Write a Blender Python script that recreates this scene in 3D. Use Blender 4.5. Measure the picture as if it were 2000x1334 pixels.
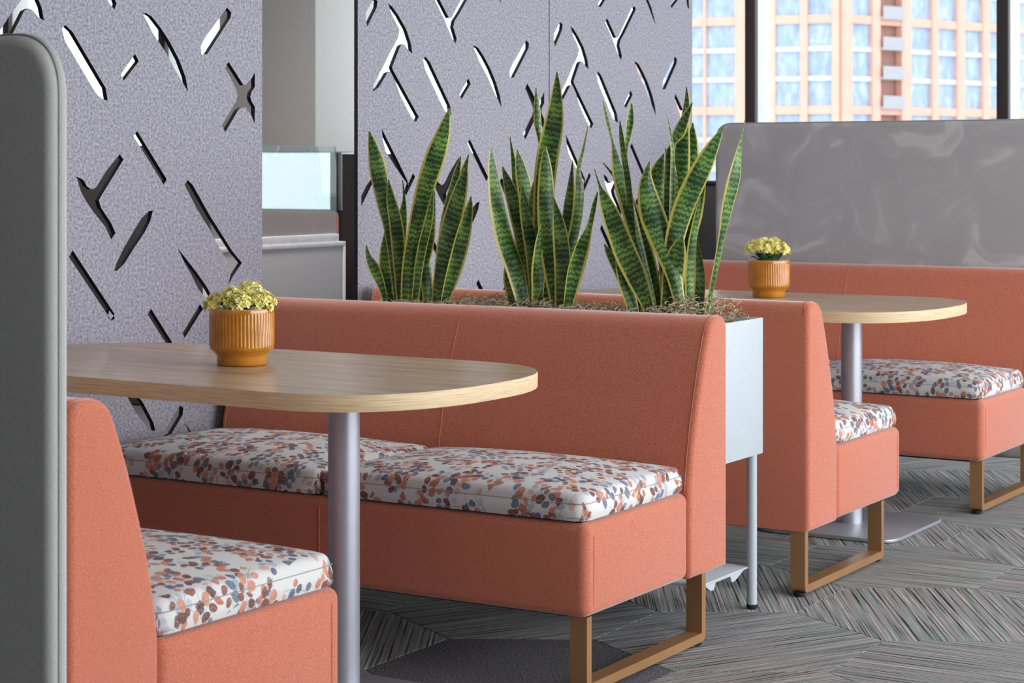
import bpy, bmesh, math, random
from mathutils import Vector, Matrix
from mathutils.geometry import tessellate_polygon

for o in list(bpy.data.objects):
    bpy.data.objects.remove(o)
scene = bpy.context.scene
COL = scene.collection
PI = math.pi
random.seed(7)

# ------------------------------------------------------------------ camera
cam_data = bpy.data.cameras.new('camera')
cam = bpy.data.objects.new('camera', cam_data)
COL.objects.link(cam)
cam.location = (2.261, 0.0, 1.25)
cam.rotation_euler = (PI / 2, 0, math.radians(31.261))
cam_data.sensor_fit = 'HORIZONTAL'
cam_data.sensor_width = 36.0
cam_data.lens = 69.83
cam_data.shift_y = -(667 - 331) / 2000.0
cam_data.clip_end = 3000
cam_data.dof.use_dof = True
cam_data.dof.focus_distance = 5.2
cam_data.dof.aperture_fstop = 9.0
scene.camera = cam

# ------------------------------------------------------------------ daylight and exposure
world = bpy.data.worlds.new('sky')
scene.world = world
world.use_nodes = True
bg = world.node_tree.nodes['Background']
bg.inputs[0].default_value = (0.90, 0.95, 1.0, 1)
bg.inputs[1].default_value = 3.0
vs = scene.view_settings
vs.view_transform = 'Standard'
vs.look = 'None'
vs.exposure = 0.0
vs.gamma = 1.0
vs.use_curve_mapping = False


def area_light(name, loc, rot, sx, sy, power, color=(1, 1, 1)):
    d = bpy.data.lights.new(name, 'AREA')
    d.shape = 'RECTANGLE'
    d.size, d.size_y = sx, sy
    d.energy = power
    d.color = color
    o = bpy.data.objects.new(name, d)
    o.location, o.rotation_euler = loc, rot
    COL.objects.link(o)
    return o


# daylight entering through the window wall on the aisle side (right of the frame)
area_light('daylight_window_right', (5.35, 6.3, 1.65), (0, PI / 2, 0), 2.4, 9.4, 360, (0.96, 0.98, 1.0))
# added unseen fill lights, brightening the desks and corridor behind the felt panels
area_light('fill_light_desks', (-4.4, 6.0, 2.93), (0, 0, 0), 3.0, 3.0, 95, (1.0, 0.98, 0.95))
area_light('fill_light_corridor', (-1.95, 4.8, 2.93), (0, 0, 0), 0.4, 3.2, 70, (1.0, 0.98, 0.95))


# ------------------------------------------------------------------ node helpers
def srgb(r, g, b):
    def c(v):
        v /= 255.0
        return v / 12.92 if v <= 0.04045 else ((v + 0.055) / 1.055) ** 2.4
    return (c(r), c(g), c(b), 1.0)


class E:
    """Tiny expression wrapper: arithmetic on sockets makes Math nodes."""
    def __init__(self, nt, sock):
        self.nt, self.s = nt, sock

    def op(self, kind, *others):
        n = self.nt.nodes.new('ShaderNodeMath')
        n.operation = kind
        for i, v in enumerate((self,) + others):
            if isinstance(v, E):
                self.nt.links.new(v.s, n.inputs[i])
            else:
                n.inputs[i].default_value = v
        return E(self.nt, n.outputs[0])

    def __add__(self, o): return self.op('ADD', o)
    def __sub__(self, o): return self.op('SUBTRACT', o)
    def __mul__(self, o): return self.op('MULTIPLY', o)
    def __truediv__(self, o): return self.op('DIVIDE', o)
    def lt(self, o): return self.op('LESS_THAN', o)
    def gt(self, o): return self.op('GREATER_THAN', o)
    def abs(self): return self.op('ABSOLUTE')
    def floor(self): return self.op('FLOOR')
    def fract(self): return self.op('FRACT')
    def sin(self): return self.op('SINE')
    def cos(self): return self.op('COSINE')
    def sign(self): return self.op('SIGN')


class T:
    """Material under construction."""
    def __init__(self, name, rough=0.6, metallic=0.0, spec=0.5):
        self.m = bpy.data.materials.new(name)
        self.m.use_nodes = True
        self.nt = self.m.node_tree
        self.b = self.nt.nodes['Principled BSDF']
        self.b.inputs['Roughness'].default_value = rough
        self.b.inputs['Metallic'].default_value = metallic
        self.b.inputs['Specular IOR Level'].default_value = spec
        self._tc = None

    def node(self, kind, **kw):
        n = self.nt.nodes.new(kind)
        for k, v in kw.items():
            setattr(n, k, v)
        return n

    def link(self, a, b):
        self.nt.links.new(a.s if isinstance(a, E) else a, b)

    def coord(self, which='Object', scale=None, loc=None, rot=None):
        if self._tc is None:
            self._tc = self.node('ShaderNodeTexCoord')
        out = self._tc.outputs[which]
        if scale or loc or rot:
            mp = self.node('ShaderNodeMapping')
            self.link(out, mp.inputs[0])
            if scale: mp.inputs['Scale'].default_value = scale
            if loc: mp.inputs['Location'].default_value = loc
            if rot: mp.inputs['Rotation'].default_value = rot
            out = mp.outputs[0]
        return out

    def noise(self, vec, scale, detail=2.0, rough=0.5, dist=0.0):
        n = self.node('ShaderNodeTexNoise')
        n.inputs['Scale'].default_value = scale
        n.inputs['Detail'].default_value = detail
        n.inputs['Roughness'].default_value = rough
        n.inputs['Distortion'].default_value = dist
        self.link(vec, n.inputs['Vector'])
        return E(self.nt, n.outputs['Fac'])

    def ramp(self, fac, stops, interp='LINEAR'):
        n = self.node('ShaderNodeValToRGB')
        cr = n.color_ramp
        cr.interpolation = interp
        while len(cr.elements) < len(stops):
            cr.elements.new(0.5)
        for e, (p, c) in zip(cr.elements, stops):
            e.position, e.color = p, c
        self.link(fac, n.inputs[0])
        return n.outputs[0]

    def mix(self, fac, a, b, blend='MIX'):
        n = self.node('ShaderNodeMix', data_type='RGBA', blend_type=blend)
        if isinstance(fac, (int, float)):
            n.inputs[0].default_value = fac
        else:
            self.link(fac, n.inputs[0])
        for s, v in ((n.inputs[6], a), (n.inputs[7], b)):
            if isinstance(v, tuple):
                s.default_value = v
            else:
                self.link(v, s)
        return n.outputs[2]

    def color(self, c):
        if isinstance(c, tuple):
            self.b.inputs['Base Color'].default_value = c
        else:
            self.link(c, self.b.inputs['Base Color'])
        return self

    def bump(self, h, strength=0.2, dist=0.002):
        n = self.node('ShaderNodeBump')
        n.inputs['Strength'].default_value = strength
        n.inputs['Distance'].default_value = dist
        self.link(h, n.inputs['Height'])
        self.link(n.outputs[0], self.b.inputs['Normal'])
        return self

    def set(self, key, v):
        self.b.inputs[key].default_value = v
        return self


def plain(name, c, rough=0.6, metallic=0.0, spec=0.5, var=0.06, scale=40.0):
    """Painted or plain surface with faint procedural variation."""
    t = T(name, rough, metallic, spec)
    n = t.noise(t.coord(), scale, 3)
    lo = tuple(v * (1 - var) for v in c[:3]) + (1,)
    hi = tuple(min(1, v * (1 + var)) for v in c[:3]) + (1,)
    t.color(t.ramp(n, [(0.3, lo), (0.7, hi)]))
    return t.m


M = {}

# coral bench upholstery: woven melange
t = T('coral_fabric', 0.9, spec=0.2)
n1 = t.noise(t.coord(scale=(1, 1, 1.5)), 330, 3, 0.75)
n2 = t.noise(t.coord(), 60, 3)
c = t.ramp(n1, [(0.30, srgb(154, 78, 56)), (0.5, srgb(195, 110, 84)), (0.72, srgb(223, 148, 124))])
c = t.mix(n2 * 0.25, c, srgb(178, 100, 78))
t.color(c).bump(n1, 0.35, 0.0008)
t.set('Sheen Weight', 0.55).set('Sheen Roughness', 0.45)
M['coral'] = t.m
M['coral_seam'] = plain('coral_seam', srgb(206, 122, 96), 0.95, spec=0.1)
M['under'] = plain('black_dust_cover', srgb(25, 24, 25), 0.95, spec=0.1)

# leaf print cushion fabric: sprigs of oval leaves on a pale ground
t = T('leaf_print_fabric', 0.85, spec=0.2)
uv = t.coord('UV')
weave = t.noise(t.coord('UV', scale=(1, 1, 1)), 900, 1)
ground = t.ramp(weave, [(0.3, srgb(196, 194, 194)), (0.7, srgb(222, 220, 219))])
col = ground


def sprig_layer(col, cell, loc, pitch, a, b, off, tones, reach, stem):
    mp = t.node('ShaderNodeMapping')
    mp.inputs['Location'].default_value = loc
    mp.inputs['Rotation'].default_value = (0, 0, loc[2])
    t.link(uv, mp.inputs[0])
    vo = t.node('ShaderNodeTexVoronoi', voronoi_dimensions='2D', feature='F1')
    vo.inputs['Scale'].default_value = 1.0 / cell
    vo.inputs['Randomness'].default_value = 0.72
    t.link(mp.outputs[0], vo.inputs['Vector'])
    sub = t.node('ShaderNodeVectorMath', operation='SUBTRACT')
    t.link(mp.outputs[0], sub.inputs[0])
    t.link(vo.outputs['Position'], sub.inputs[1])
    sp = t.node('ShaderNodeSeparateXYZ')
    t.link(sub.outputs[0], sp.inputs[0])
    sc = t.node('ShaderNodeSeparateColor')
    t.link(vo.outputs['Color'], sc.inputs[0])
    rnd, rnd2 = E(t.nt, sc.outputs[0]), E(t.nt, sc.outputs[1])
    px, py = E(t.nt, sp.outputs[0]), E(t.nt, sp.outputs[1])
    ang = rnd * (2 * PI)
    x = px * ang.cos() + py * ang.sin()
    y = py * ang.cos() - px * ang.sin()
    y = y + x * x * 4.0                       # bend the sprig
    k = (x / pitch).floor()
    side = y.sign()
    wn = t.node('ShaderNodeTexWhiteNoise', noise_dimensions='3D')
    cb = t.node('ShaderNodeCombineXYZ')
    t.link(k + rnd * 37.0, cb.inputs[0]); t.link(side, cb.inputs[1]); t.link(rnd2 * 11.0, cb.inputs[2])
    t.link(cb.outputs[0], wn.inputs[0])
    r1 = E(t.nt, wn.outputs['Value'])
    s2 = t.node('ShaderNodeSeparateColor'); t.link(wn.outputs['Color'], s2.inputs[0])
    r2, r3 = E(t.nt, s2.outputs[1]), E(t.nt, s2.outputs[2])
    lx = ((x / pitch).fract() - 0.5) * pitch + (r2 - 0.5) * (pitch * 0.25)
    ly = y.abs() - off
    tl = r3 * 0.9 + 0.25
    ex = lx * tl.cos() + ly * tl.sin()
    ey = ly * tl.cos() - lx * tl.sin()
    size = r2 * 0.5 + 0.72
    ex, ey = ex / (size * a), ey / (size * b)
    inside = (ex * ex + ey * ey).lt(1.0) * x.abs().lt(reach) * r1.gt(0.2)
    brush = t.noise(mp.outputs[0], 240, 2, 0.7)
    inside = inside * brush.gt(0.34)
    stemm = y.abs().lt(stem) * x.abs().lt(reach)
    tone = t.ramp(r1, tones, 'CONSTANT')
    tone = t.mix((brush - 0.45) * 1.3, tone, srgb(214, 200, 194))
    col = t.mix(stemm * 0.7, col, srgb(96, 82, 84))
    return t.mix(inside * 0.95, col, tone)


blues = [(0, srgb(150, 160, 178)), (0.3, srgb(176, 184, 198)), (0.5, srgb(110, 122, 146)), (0.68, srgb(205, 160, 145)), (0.84, srgb(76, 88, 112))]
rusts = [(0, srgb(176, 98, 72)), (0.3, srgb(118, 62, 46)), (0.5, srgb(198, 130, 106)), (0.72, srgb(92, 48, 38)), (0.88, srgb(84, 94, 116))]
mixed = [(0, srgb(134, 72, 54)), (0.3, srgb(190, 116, 92)), (0.55, srgb(92, 104, 128)), (0.75, srgb(104, 54, 42)), (0.9, srgb(166, 176, 192))]
col = sprig_layer(col, 0.086, (0.31, 0.77, 0.4), 0.021, 0.0098, 0.0078, 0.0105, blues, 0.040, 0.0005)
col = sprig_layer(col, 0.098, (1.13, 0.29, 1.3), 0.023, 0.0116, 0.0088, 0.0118, mixed, 0.044, 0.0006)
col = sprig_layer(col, 0.092, (2.41, 1.63, 2.2), 0.023, 0.0120, 0.0090, 0.0120, rusts, 0.040, 0.0006)
t.color(col).bump(weave, 0.2, 0.0005)
M['print'] = t.m
M['stitch'] = plain('cushion_stitching', srgb(150, 146, 146), 0.9)
M['tag'] = plain('zip_tag', srgb(70, 70, 76), 0.6)

# grey felt with fine mottling
t = T('felt', 0.95, spec=0.1)
n1 = t.noise(t.coord(), 120, 4, 0.8)
n2 = t.noise(t.coord(), 45, 3)
c = t.ramp(n1, [(0.33, srgb(106, 104, 116)), (0.5, srgb(157, 155, 166)), (0.68, srgb(195, 193, 201))])
c = t.mix(n2 * 0.2, c, srgb(146, 143, 157))
t.color(c).bump(n1, 0.3, 0.001)
M['felt'] = t.m
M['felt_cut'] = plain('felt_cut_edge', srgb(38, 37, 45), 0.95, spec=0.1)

# oak laminate
t = T('oak_top', 0.30, spec=0.5)
g1 = t.noise(t.coord(scale=(1.2, 26, 1)), 3.0, 5, 0.65, 0.4)
g2 = t.noise(t.coord(scale=(6, 260, 1)), 3.0, 2, 0.6)
c = t.ramp(g1, [(0.28, srgb(142, 112, 86)), (0.42, srgb(186, 158, 127)), (0.5, srgb(214, 188, 158)), (0.58, srgb(178, 148, 118)), (0.72, srgb(212, 187, 158))])
g3 = t.noise(t.coord(scale=(0.7, 8, 1)), 3.0, 3, 0.6, 0.2)
c = t.mix((g3 - 0.42) * 2.6, c, srgb(150, 120, 94))
c = t.mix(g2 * 0.35, c, srgb(160, 132, 106))
t.color(c)
M['oak'] = t.m
t = T('oak_edge', 0.5, spec=0.3)
g1 = t.noise(t.coord(scale=(4, 4, 160)), 3.0, 4, 0.6, 0.3)
t.color(t.ramp(g1, [(0.3, srgb(190, 162, 124)), (0.5, srgb(216, 190, 152)), (0.75, srgb(230, 208, 174))]))
M['oak_edge'] = t.m

M['silver'] = plain('silver_paint', srgb(176, 178, 188), 0.38, 0.55, var=0.02)
M['bronze'] = plain('bronze_paint', srgb(168, 126, 86), 0.34, 0.35, var=0.06, scale=14)
M['planter'] = plain('pale_blue_powder_coat', srgb(180, 189, 196), 0.5, var=0.02)
M['rubber'] = plain('black_rubber', srgb(22, 22, 23), 0.8, var=0.1)
M['soil'] = plain('dark_soil', srgb(44, 34, 28), 1.0, var=0.5, scale=120)
M['moss'] = plain('dried_moss', srgb(192, 174, 148), 0.95, var=0.3, scale=90)

# snake plant leaf
t = T('snake_leaf', 0.38, spec=0.5)
sp = t.node('ShaderNodeSeparateXYZ')
t.link(t.coord('UV'), sp.inputs[0])
lu, lv = E(t.nt, sp.outputs[0]), E(t.nt, sp.outputs[1])
wob = t.noise(t.coord('UV', scale=(26, 3.0, 1)), 1.0, 3, 0.6)
zig = t.noise(t.coord('UV', scale=(20, 9, 1)), 1.0, 2, 0.6)
band = ((lu * 380.0) + (wob * 12.0) + (zig * 6.0)).sin()
dens = t.noise(t.coord('UV', scale=(14, 0.6, 1)), 1.0, 2)
band = band * 0.34 + dens * 2.0 - 0.45
c = t.ramp(band, [(0.1, srgb(28, 50, 28)), (0.4, srgb(46, 80, 38)), (0.7, srgb(76, 116, 50)), (1.0, srgb(120, 156, 76))])
edge = (lv.abs() + (wob - 0.5) * 0.10 - 0.76) * 12.0
edge = edge.op('MINIMUM', 1.0).op('MAXIMUM', 0.0)
c = t.mix(edge, c, srgb(206, 196, 96))
t.color(c)
M['leaf'] = t.m

# amber glaze, flowers
t = T('amber_glaze', 0.18, spec=0.6)
gz = t.noise(t.coord(), 30, 3)
t.color(t.ramp(gz, [(0.3, srgb(174, 108, 18)), (0.7, srgb(196, 128, 34))]))
t.set('Coat Weight', 0.25).set('Coat Roughness', 0.1)
M['amber'] = t.m
M['amber_rim'] = plain('amber_rim', srgb(206, 172, 128), 0.3)
M['petal'] = plain('yellow_petal', srgb(255, 240, 152), 0.7, var=0.15, scale=90)
M['petal_core'] = plain('flower_core', srgb(206, 160, 62), 0.8)
M['kleaf'] = plain('succulent_leaf', srgb(44, 82, 48), 0.45, var=0.2)

# grey mesh screens
t = T('screen_mesh', 0.85, spec=0.15)
w = t.node('ShaderNodeTexNoise'); w.inputs['Scale'].default_value = 2.6; w.inputs['Detail'].default_value = 1.5
t.link(t.coord(), w.inputs['Vector'])
vm = t.node('ShaderNodeVectorMath', operation='MULTIPLY_ADD')
t.link(w.outputs['Color'], vm.inputs[0]); vm.inputs[1].default_value = (0.55, 0.2, 0.55); t.link(t.coord(), vm.inputs[2])
sw = t.noise(vm.outputs[0], 5.0, 2, 0.5, 0.9)
swirl = t.ramp(sw, [(0.40, srgb(174, 171, 172)), (0.55, srgb(180, 177, 178)), (0.65, srgb(202, 200, 200)), (0.75, srgb(184, 182, 182))])
grid = t.noise(t.coord(scale=(1, 1, 1)), 700, 1)
c = t.mix(grid * 0.25, swirl, srgb(120, 118, 118))
t.color(c).bump(grid, 0.3, 0.0006)
M['mesh'] = t.m
t = T('screen_mesh_plain', 0.85, spec=0.15)
grid = t.noise(t.coord(scale=(1, 1, 1)), 500, 2)
t.color(t.ramp(grid, [(0.3, srgb(186, 187, 183)), (0.7, srgb(212, 212, 208))])).bump(grid, 0.4, 0.0006)
M['mesh_plain'] = t.m
M['mesh_rim'] = plain('screen_rim', srgb(168, 168, 166), 0.8, var=0.12, scale=300)

# carpet: directional streaks in grey, charcoal and mint, along the tile's own x axis
t = T('striped_carpet', 1.0, spec=0.05)
s1 = t.noise(t.coord(scale=(0.9, 125, 1)), 1.0, 1, 0.6)
s2 = t.noise(t.coord(scale=(3.5, 260, 1)), 1.0, 1, 0.6)
s3 = t.noise(t.coord(scale=(1.6, 80, 1), loc=(5, 3, 0)), 1.0, 1, 0.6)
pile = t.noise(t.coord(), 260, 2, 0.75)
tone = t.ramp(s3, [(0.42, srgb(158, 151, 152)), (0.52, srgb(146, 144, 145)), (0.60, srgb(142, 158, 151))])
lines = s1 * 0.6 + s2 * 0.4
dark = t.ramp(lines, [(0.39, (1, 1, 1, 1)), (0.47, (0, 0, 0, 1))])
lite = t.ramp(lines, [(0.56, (0, 0, 0, 1)), (0.63, (1, 1, 1, 1))])
c = t.mix(dark, tone, srgb(46, 40, 44))
c = t.mix(lite, c, srgb(206, 202, 199))
c = t.mix((pile - 0.42) * 1.0, c, srgb(72, 70, 72))
t.color(c).bump(pile, 0.8, 0.003)
M['carpet'] = t.m
t = T('plain_carpet', 1.0, spec=0.05)
pile = t.noise(t.coord(), 170, 3, 0.8)
t.color(t.ramp(pile, [(0.35, srgb(62, 59, 65)), (0.5, srgb(98, 95, 101)), (0.65, srgb(136, 133, 138))])).bump(pile, 0.8, 0.003)
M['carpet_plain'] = t.m

M['wall_near'] = plain('taupe_wall_paint', srgb(168, 165, 161), 0.9, var=0.03)
M['wall'] = plain('white_wall_paint', srgb(226, 226, 224), 0.8, var=0.02)
M['ceiling'] = plain('ceiling_tile', srgb(232, 232, 230), 0.9, var=0.02)
M['bulkhead'] = plain('pale_grey_paint', srgb(204, 202, 198), 0.8, var=0.02)
M['dark_wall'] = plain('charcoal_wall', srgb(58, 54, 53), 0.8, var=0.06)
M['mullion'] = plain('mullion_shaded_metal', srgb(56, 48, 46), 0.5, 0.2)  # backlit shade of the post fronts is in this colour
M['mullion_lit'] = plain('side_lit_metal', srgb(206, 206, 203), 0.5, 0.1)  # window light on the post sides painted in as a paler tone
M['divider'] = plain('grey_divider_fabric', srgb(176, 174, 174), 0.9, var=0.05, scale=200)
M['white_metal'] = plain('white_metal', srgb(226, 226, 226), 0.5)
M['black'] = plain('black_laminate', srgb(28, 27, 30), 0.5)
M['brick'] = plain('orange_facade', srgb(222, 170, 152), 0.85, var=0.05, scale=0.4)
M['brick_band'] = plain('pale_facade_band', srgb(198, 198, 202), 0.8)
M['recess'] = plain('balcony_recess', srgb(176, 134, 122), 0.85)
M['rail'] = plain('balcony_rail', srgb(164, 162, 166), 0.6)
t = T('tower_glass', 0.25, spec=0.6)
tn = t.noise(t.coord(scale=(1.4, 1.4, 0.6)), 1.0, 4, 0.7)
t.color(t.ramp(tn, [(0.3, srgb(128, 148, 172)), (0.55, srgb(154, 172, 192)), (0.75, srgb(194, 204, 216))]))
M['tower_glass'] = t.m
M['ground'] = plain('hazy_ground', srgb(196, 204, 208), 1.0, spec=0.0, var=0.1, scale=0.01)
M['haze_tower'] = plain('hazy_tower', srgb(170, 190, 202), 0.9)
M['haze_window'] = plain('hazy_tower_windows', srgb(120, 148, 168), 0.6)


def glass_mat(name, tint, trans, body=None, bodyfac=0.0):
    t = T(name, 0.05)
    nt = t.nt
    tr = t.node('ShaderNodeBsdfTransparent'); tr.inputs[0].default_value = tint
    gl = t.node('ShaderNodeBsdfGlossy'); gl.inputs['Roughness'].default_value = 0.02
    mx = t.node('ShaderNodeMixShader'); mx.inputs[0].default_value = trans
    t.link(gl.outputs[0], mx.inputs[1]); t.link(tr.outputs[0], mx.inputs[2])
    out = mx.outputs[0]
    if body:
        df = t.node('ShaderNodeBsdfDiffuse'); df.inputs[0].default_value = body
        tl = t.node('ShaderNodeBsdfTranslucent'); tl.inputs[0].default_value = body
        m1 = t.node('ShaderNodeMixShader'); m1.inputs[0].default_value = 0.6
        t.link(df.outputs[0], m1.inputs[1]); t.link(tl.outputs[0], m1.inputs[2])
        m2 = t.node('ShaderNodeMixShader'); m2.inputs[0].default_value = bodyfac
        t.link(out, m2.inputs[1]); t.link(m1.outputs[0], m2.inputs[2])
        out = m2.outputs[0]
    o = nt.nodes['Material Output']
    t.link(out, o.inputs['Surface'])
    return t.m


M['window_glass'] = glass_mat('window_glass', (0.97, 0.98, 0.98, 1), 0.96)
M['milky_glass'] = glass_mat('pale_blue_glass', (0.72, 0.78, 0.78, 1), 0.92, srgb(206, 222, 226), 0.22)


# ------------------------------------------------------------------ mesh helpers
def link(name, me, mat, parent=None, smooth=35, mats=None):
    for mm in (mats or [mat]):
        me.materials.append(mm)
    if smooth:
        me.polygons.foreach_set('use_smooth', [True] * len(me.polygons))
        for pl_ in me.polygons:
            if len(pl_.vertices) > 6:
                pl_.use_smooth = False
        me.set_sharp_from_angle(angle=math.radians(smooth))
    o = bpy.data.objects.new(name, me)
    COL.objects.link(o)
    if parent:
        o.parent = parent
    return o


def pydata(name, verts, faces, mat, parent=None, smooth=35, uvs=None, mats=None, midx=None):
    me = bpy.data.meshes.new(name)
    me.from_pydata([tuple(v) for v in verts], [], faces)
    if uvs:
        ul = me.uv_layers.new(name='UVMap')
        for lp in me.loops:
            ul.data[lp.index].uv = uvs[lp.vertex_index]
    if midx:
        me.polygons.foreach_set('material_index', midx)
    me.update()
    return link(name, me, mat, parent, smooth, mats)


def frombm(name, bm, mat, parent=None, smooth=35):
    bmesh.ops.recalc_face_normals(bm, faces=bm.faces)
    me = bpy.data.meshes.new(name)
    bm.to_mesh(me)
    bm.free()
    return link(name, me, mat, parent, smooth)


def add_box(bm, x0, x1, y0, y1, z0, z1, bev=0.0, seg=2):
    r = bmesh.ops.create_cube(bm, size=1.0)
    vs_ = r['verts']
    for v in vs_:
        v.co = Vector(((x0 + x1) / 2 + v.co.x * (x1 - x0), (y0 + y1) / 2 + v.co.y * (y1 - y0), (z0 + z1) / 2 + v.co.z * (z1 - z0)))
    if bev:
        es = list({e for v in vs_ for e in v.link_edges})
        bmesh.ops.bevel(bm, geom=es, offset=bev, segments=seg, profile=0.5, affect='EDGES')


def box(name, x0, x1, y0, y1, z0, z1, mat, parent=None, bev=0.0, seg=2):
    bm = bmesh.new()
    add_box(bm, x0, x1, y0, y1, z0, z1, bev, seg)
    return frombm(name, bm, mat, parent)


def prism(name, pts, axis, a0, a1, mat, parent=None, bev=0.0, seg=3, bev_caps=True):
    """Extrude a 2D outline along an axis: 'x' takes (y,z), 'z' takes (x,y), 'y' takes (x,z)."""
    def p3(p, a):
        return {'x': (a, p[0], p[1]), 'z': (p[0], p[1], a), 'y': (p[0], a, p[1])}[axis]
    bm = bmesh.new()
    r0 = [bm.verts.new(p3(p, a0)) for p in pts]
    r1 = [bm.verts.new(p3(p, a1)) for p in pts]
    n = len(pts)
    f0 = bm.faces.new(r0)
    f1 = bm.faces.new(list(reversed(r1)))
    for i in range(n):
        bm.faces.new((r0[i], r0[(i + 1) % n], r1[(i + 1) % n], r1[i]))
    if bev:
        es = list(f0.edges) + list(f1.edges)
        bmesh.ops.bevel(bm, geom=es, offset=bev, segments=seg, profile=0.5, affect='EDGES')
    return frombm(name, bm, mat, parent)


def round_poly(pts, radii, n=6):
    """Round the corners of a 2D polygon."""
    out = []
    m = len(pts)
    for i in range(m):
        p, a, b = Vector(pts[i]), Vector(pts[i - 1]), Vector(pts[(i + 1) % m])
        r = radii[i]
        if r <= 0:
            out.append(tuple(p)); continue
        d1, d2 = (a - p).normalized(), (b - p).normalized()
        for k in range(n + 1):
            s = k / n
            q = (p + d1 * r) * (1 - s) ** 2 + p * (2 * s * (1 - s)) + (p + d2 * r) * s ** 2
            out.append(tuple(q))
    return out


def tube_geo(pts, r, closed=False, n=6, verts=None, faces=None):
    verts = [] if verts is None else verts
    faces = [] if faces is None else faces
    pts = [Vector(p) for p in pts]
    m = len(pts)
    base = len(verts)
    rr = r if isinstance(r, (list, tuple)) else [r] * m
    for i, p in enumerate(pts):
        if closed:
            d = pts[(i + 1) % m] - pts[i - 1]
        else:
            d = pts[min(i + 1, m - 1)] - pts[max(i - 1, 0)]
        d.normalize()
        up = Vector((0, 0, 1)) if abs(d.z) < 0.9 else Vector((1, 0, 0))
        a = d.cross(up).normalized()
        b = d.cross(a)
        for k in range(n):
            t_ = 2 * PI * k / n
            verts.append(p + (a * math.cos(t_) + b * math.sin(t_)) * rr[i])
    for i in range(m if closed else m - 1):
        for k in range(n):
            a0 = base + i * n + k
            a1 = base + i * n + (k + 1) % n
            b0 = base + ((i + 1) % m) * n + k
            b1 = base + ((i + 1) % m) * n + (k + 1) % n
            faces.append((a0, a1, b1, b0))
    if not closed:
        faces.append(tuple(base + k for k in reversed(range(n))))
        faces.append(tuple(base + (m - 1) * n + k for k in range(n)))
    return verts, faces


def tube(name, pts, r, mat, parent=None, closed=False, n=6):
    v, f = tube_geo(pts, r, closed, n)
    return pydata(name, v, f, mat, parent, 60)


def lathe(name, prof, mat, parent=None, n=40, mod=None, smooth=40):
    verts, faces = [], []
    for i, (r, z) in enumerate(prof):
        for k in range(n):
            a = 2 * PI * k / n
            rr = r + (mod(i, k) if mod else 0)
            verts.append((rr * math.cos(a), rr * math.sin(a), z))
    for i in range(len(prof) - 1):
        for k in range(n):
            k2 = (k + 1) % n
            faces.append((i * n + k, i * n + k2, (i + 1) * n + k2, (i + 1) * n + k))
    faces.append(tuple(reversed(range(n))))
    faces.append(tuple((len(prof) - 1) * n + k for k in range(n)))
    return pydata(name, verts, faces, mat, parent, smooth)


def offset_loop(pts, d):
    """Move a counter-clockwise outline inwards by d."""
    out = []
    m = len(pts)
    for i in range(m):
        a, b, c_ = Vector(pts[i - 1]), Vector(pts[i]), Vector(pts[(i + 1) % m])
        e1, e2 = (b - a).normalized(), (c_ - b).normalized()
        n1, n2 = Vector((-e1.y, e1.x)), Vector((-e2.y, e2.x))
        n = (n1 + n2)
        n = n / max(0.35, n.length_squared / 2)
        out.append(tuple(b + n * d))
    return out


def soft_slab(name, loop_at, axis, a0, a1, r, mat, parent=None, seg=6):
    """Slab between a0 and a1 whose end edges are rounded by r; loop_at(d) gives the outline inset by d."""
    def p3(p, a):
        return (a, p[0], p[1]) if axis == 'x' else (p[0], a, p[1])
    rings = []
    for k in range(seg + 1):
        t_ = PI / 2 * k / seg
        rings.append((r * (1 - math.sin(t_)), a0 + r * (1 - math.cos(t_))))
    rings += [(d, a1 - (a - a0)) for d, a in reversed(rings)]
    verts, faces = [], []
    n = len(loop_at(0.0))
    for d, a in rings:
        verts += [p3(p, a) for p in loop_at(d)]
    for i in range(len(rings) - 1):
        for k in range(n):
            faces.append((i * n + k, i * n + (k + 1) % n, (i + 1) * n + (k + 1) % n, (i + 1) * n + k))
    faces.append(tuple(reversed(range(n))))
    faces.append(tuple((len(rings) - 1) * n + k for k in range(n)))
    bm = bmesh.new()
    vv = [bm.verts.new(v) for v in verts]
    for f_ in faces:
        bm.faces.new([vv[i] for i in f_])
    return frombm(name, bm, mat, parent, 40)


def thing(name, label, cat, loc=(0, 0, 0), rz=0.0, group=None):
    o = bpy.data.objects.new(name, None)
    o.empty_display_size = 0.1
    COL.objects.link(o)
    o.location, o.rotation_euler = loc, (0, 0, rz)
    o['label'], o['category'] = label, cat
    if group:
        o['group'] = group
    return o


def structure(o):
    o['kind'] = 'structure'
    return o


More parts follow.
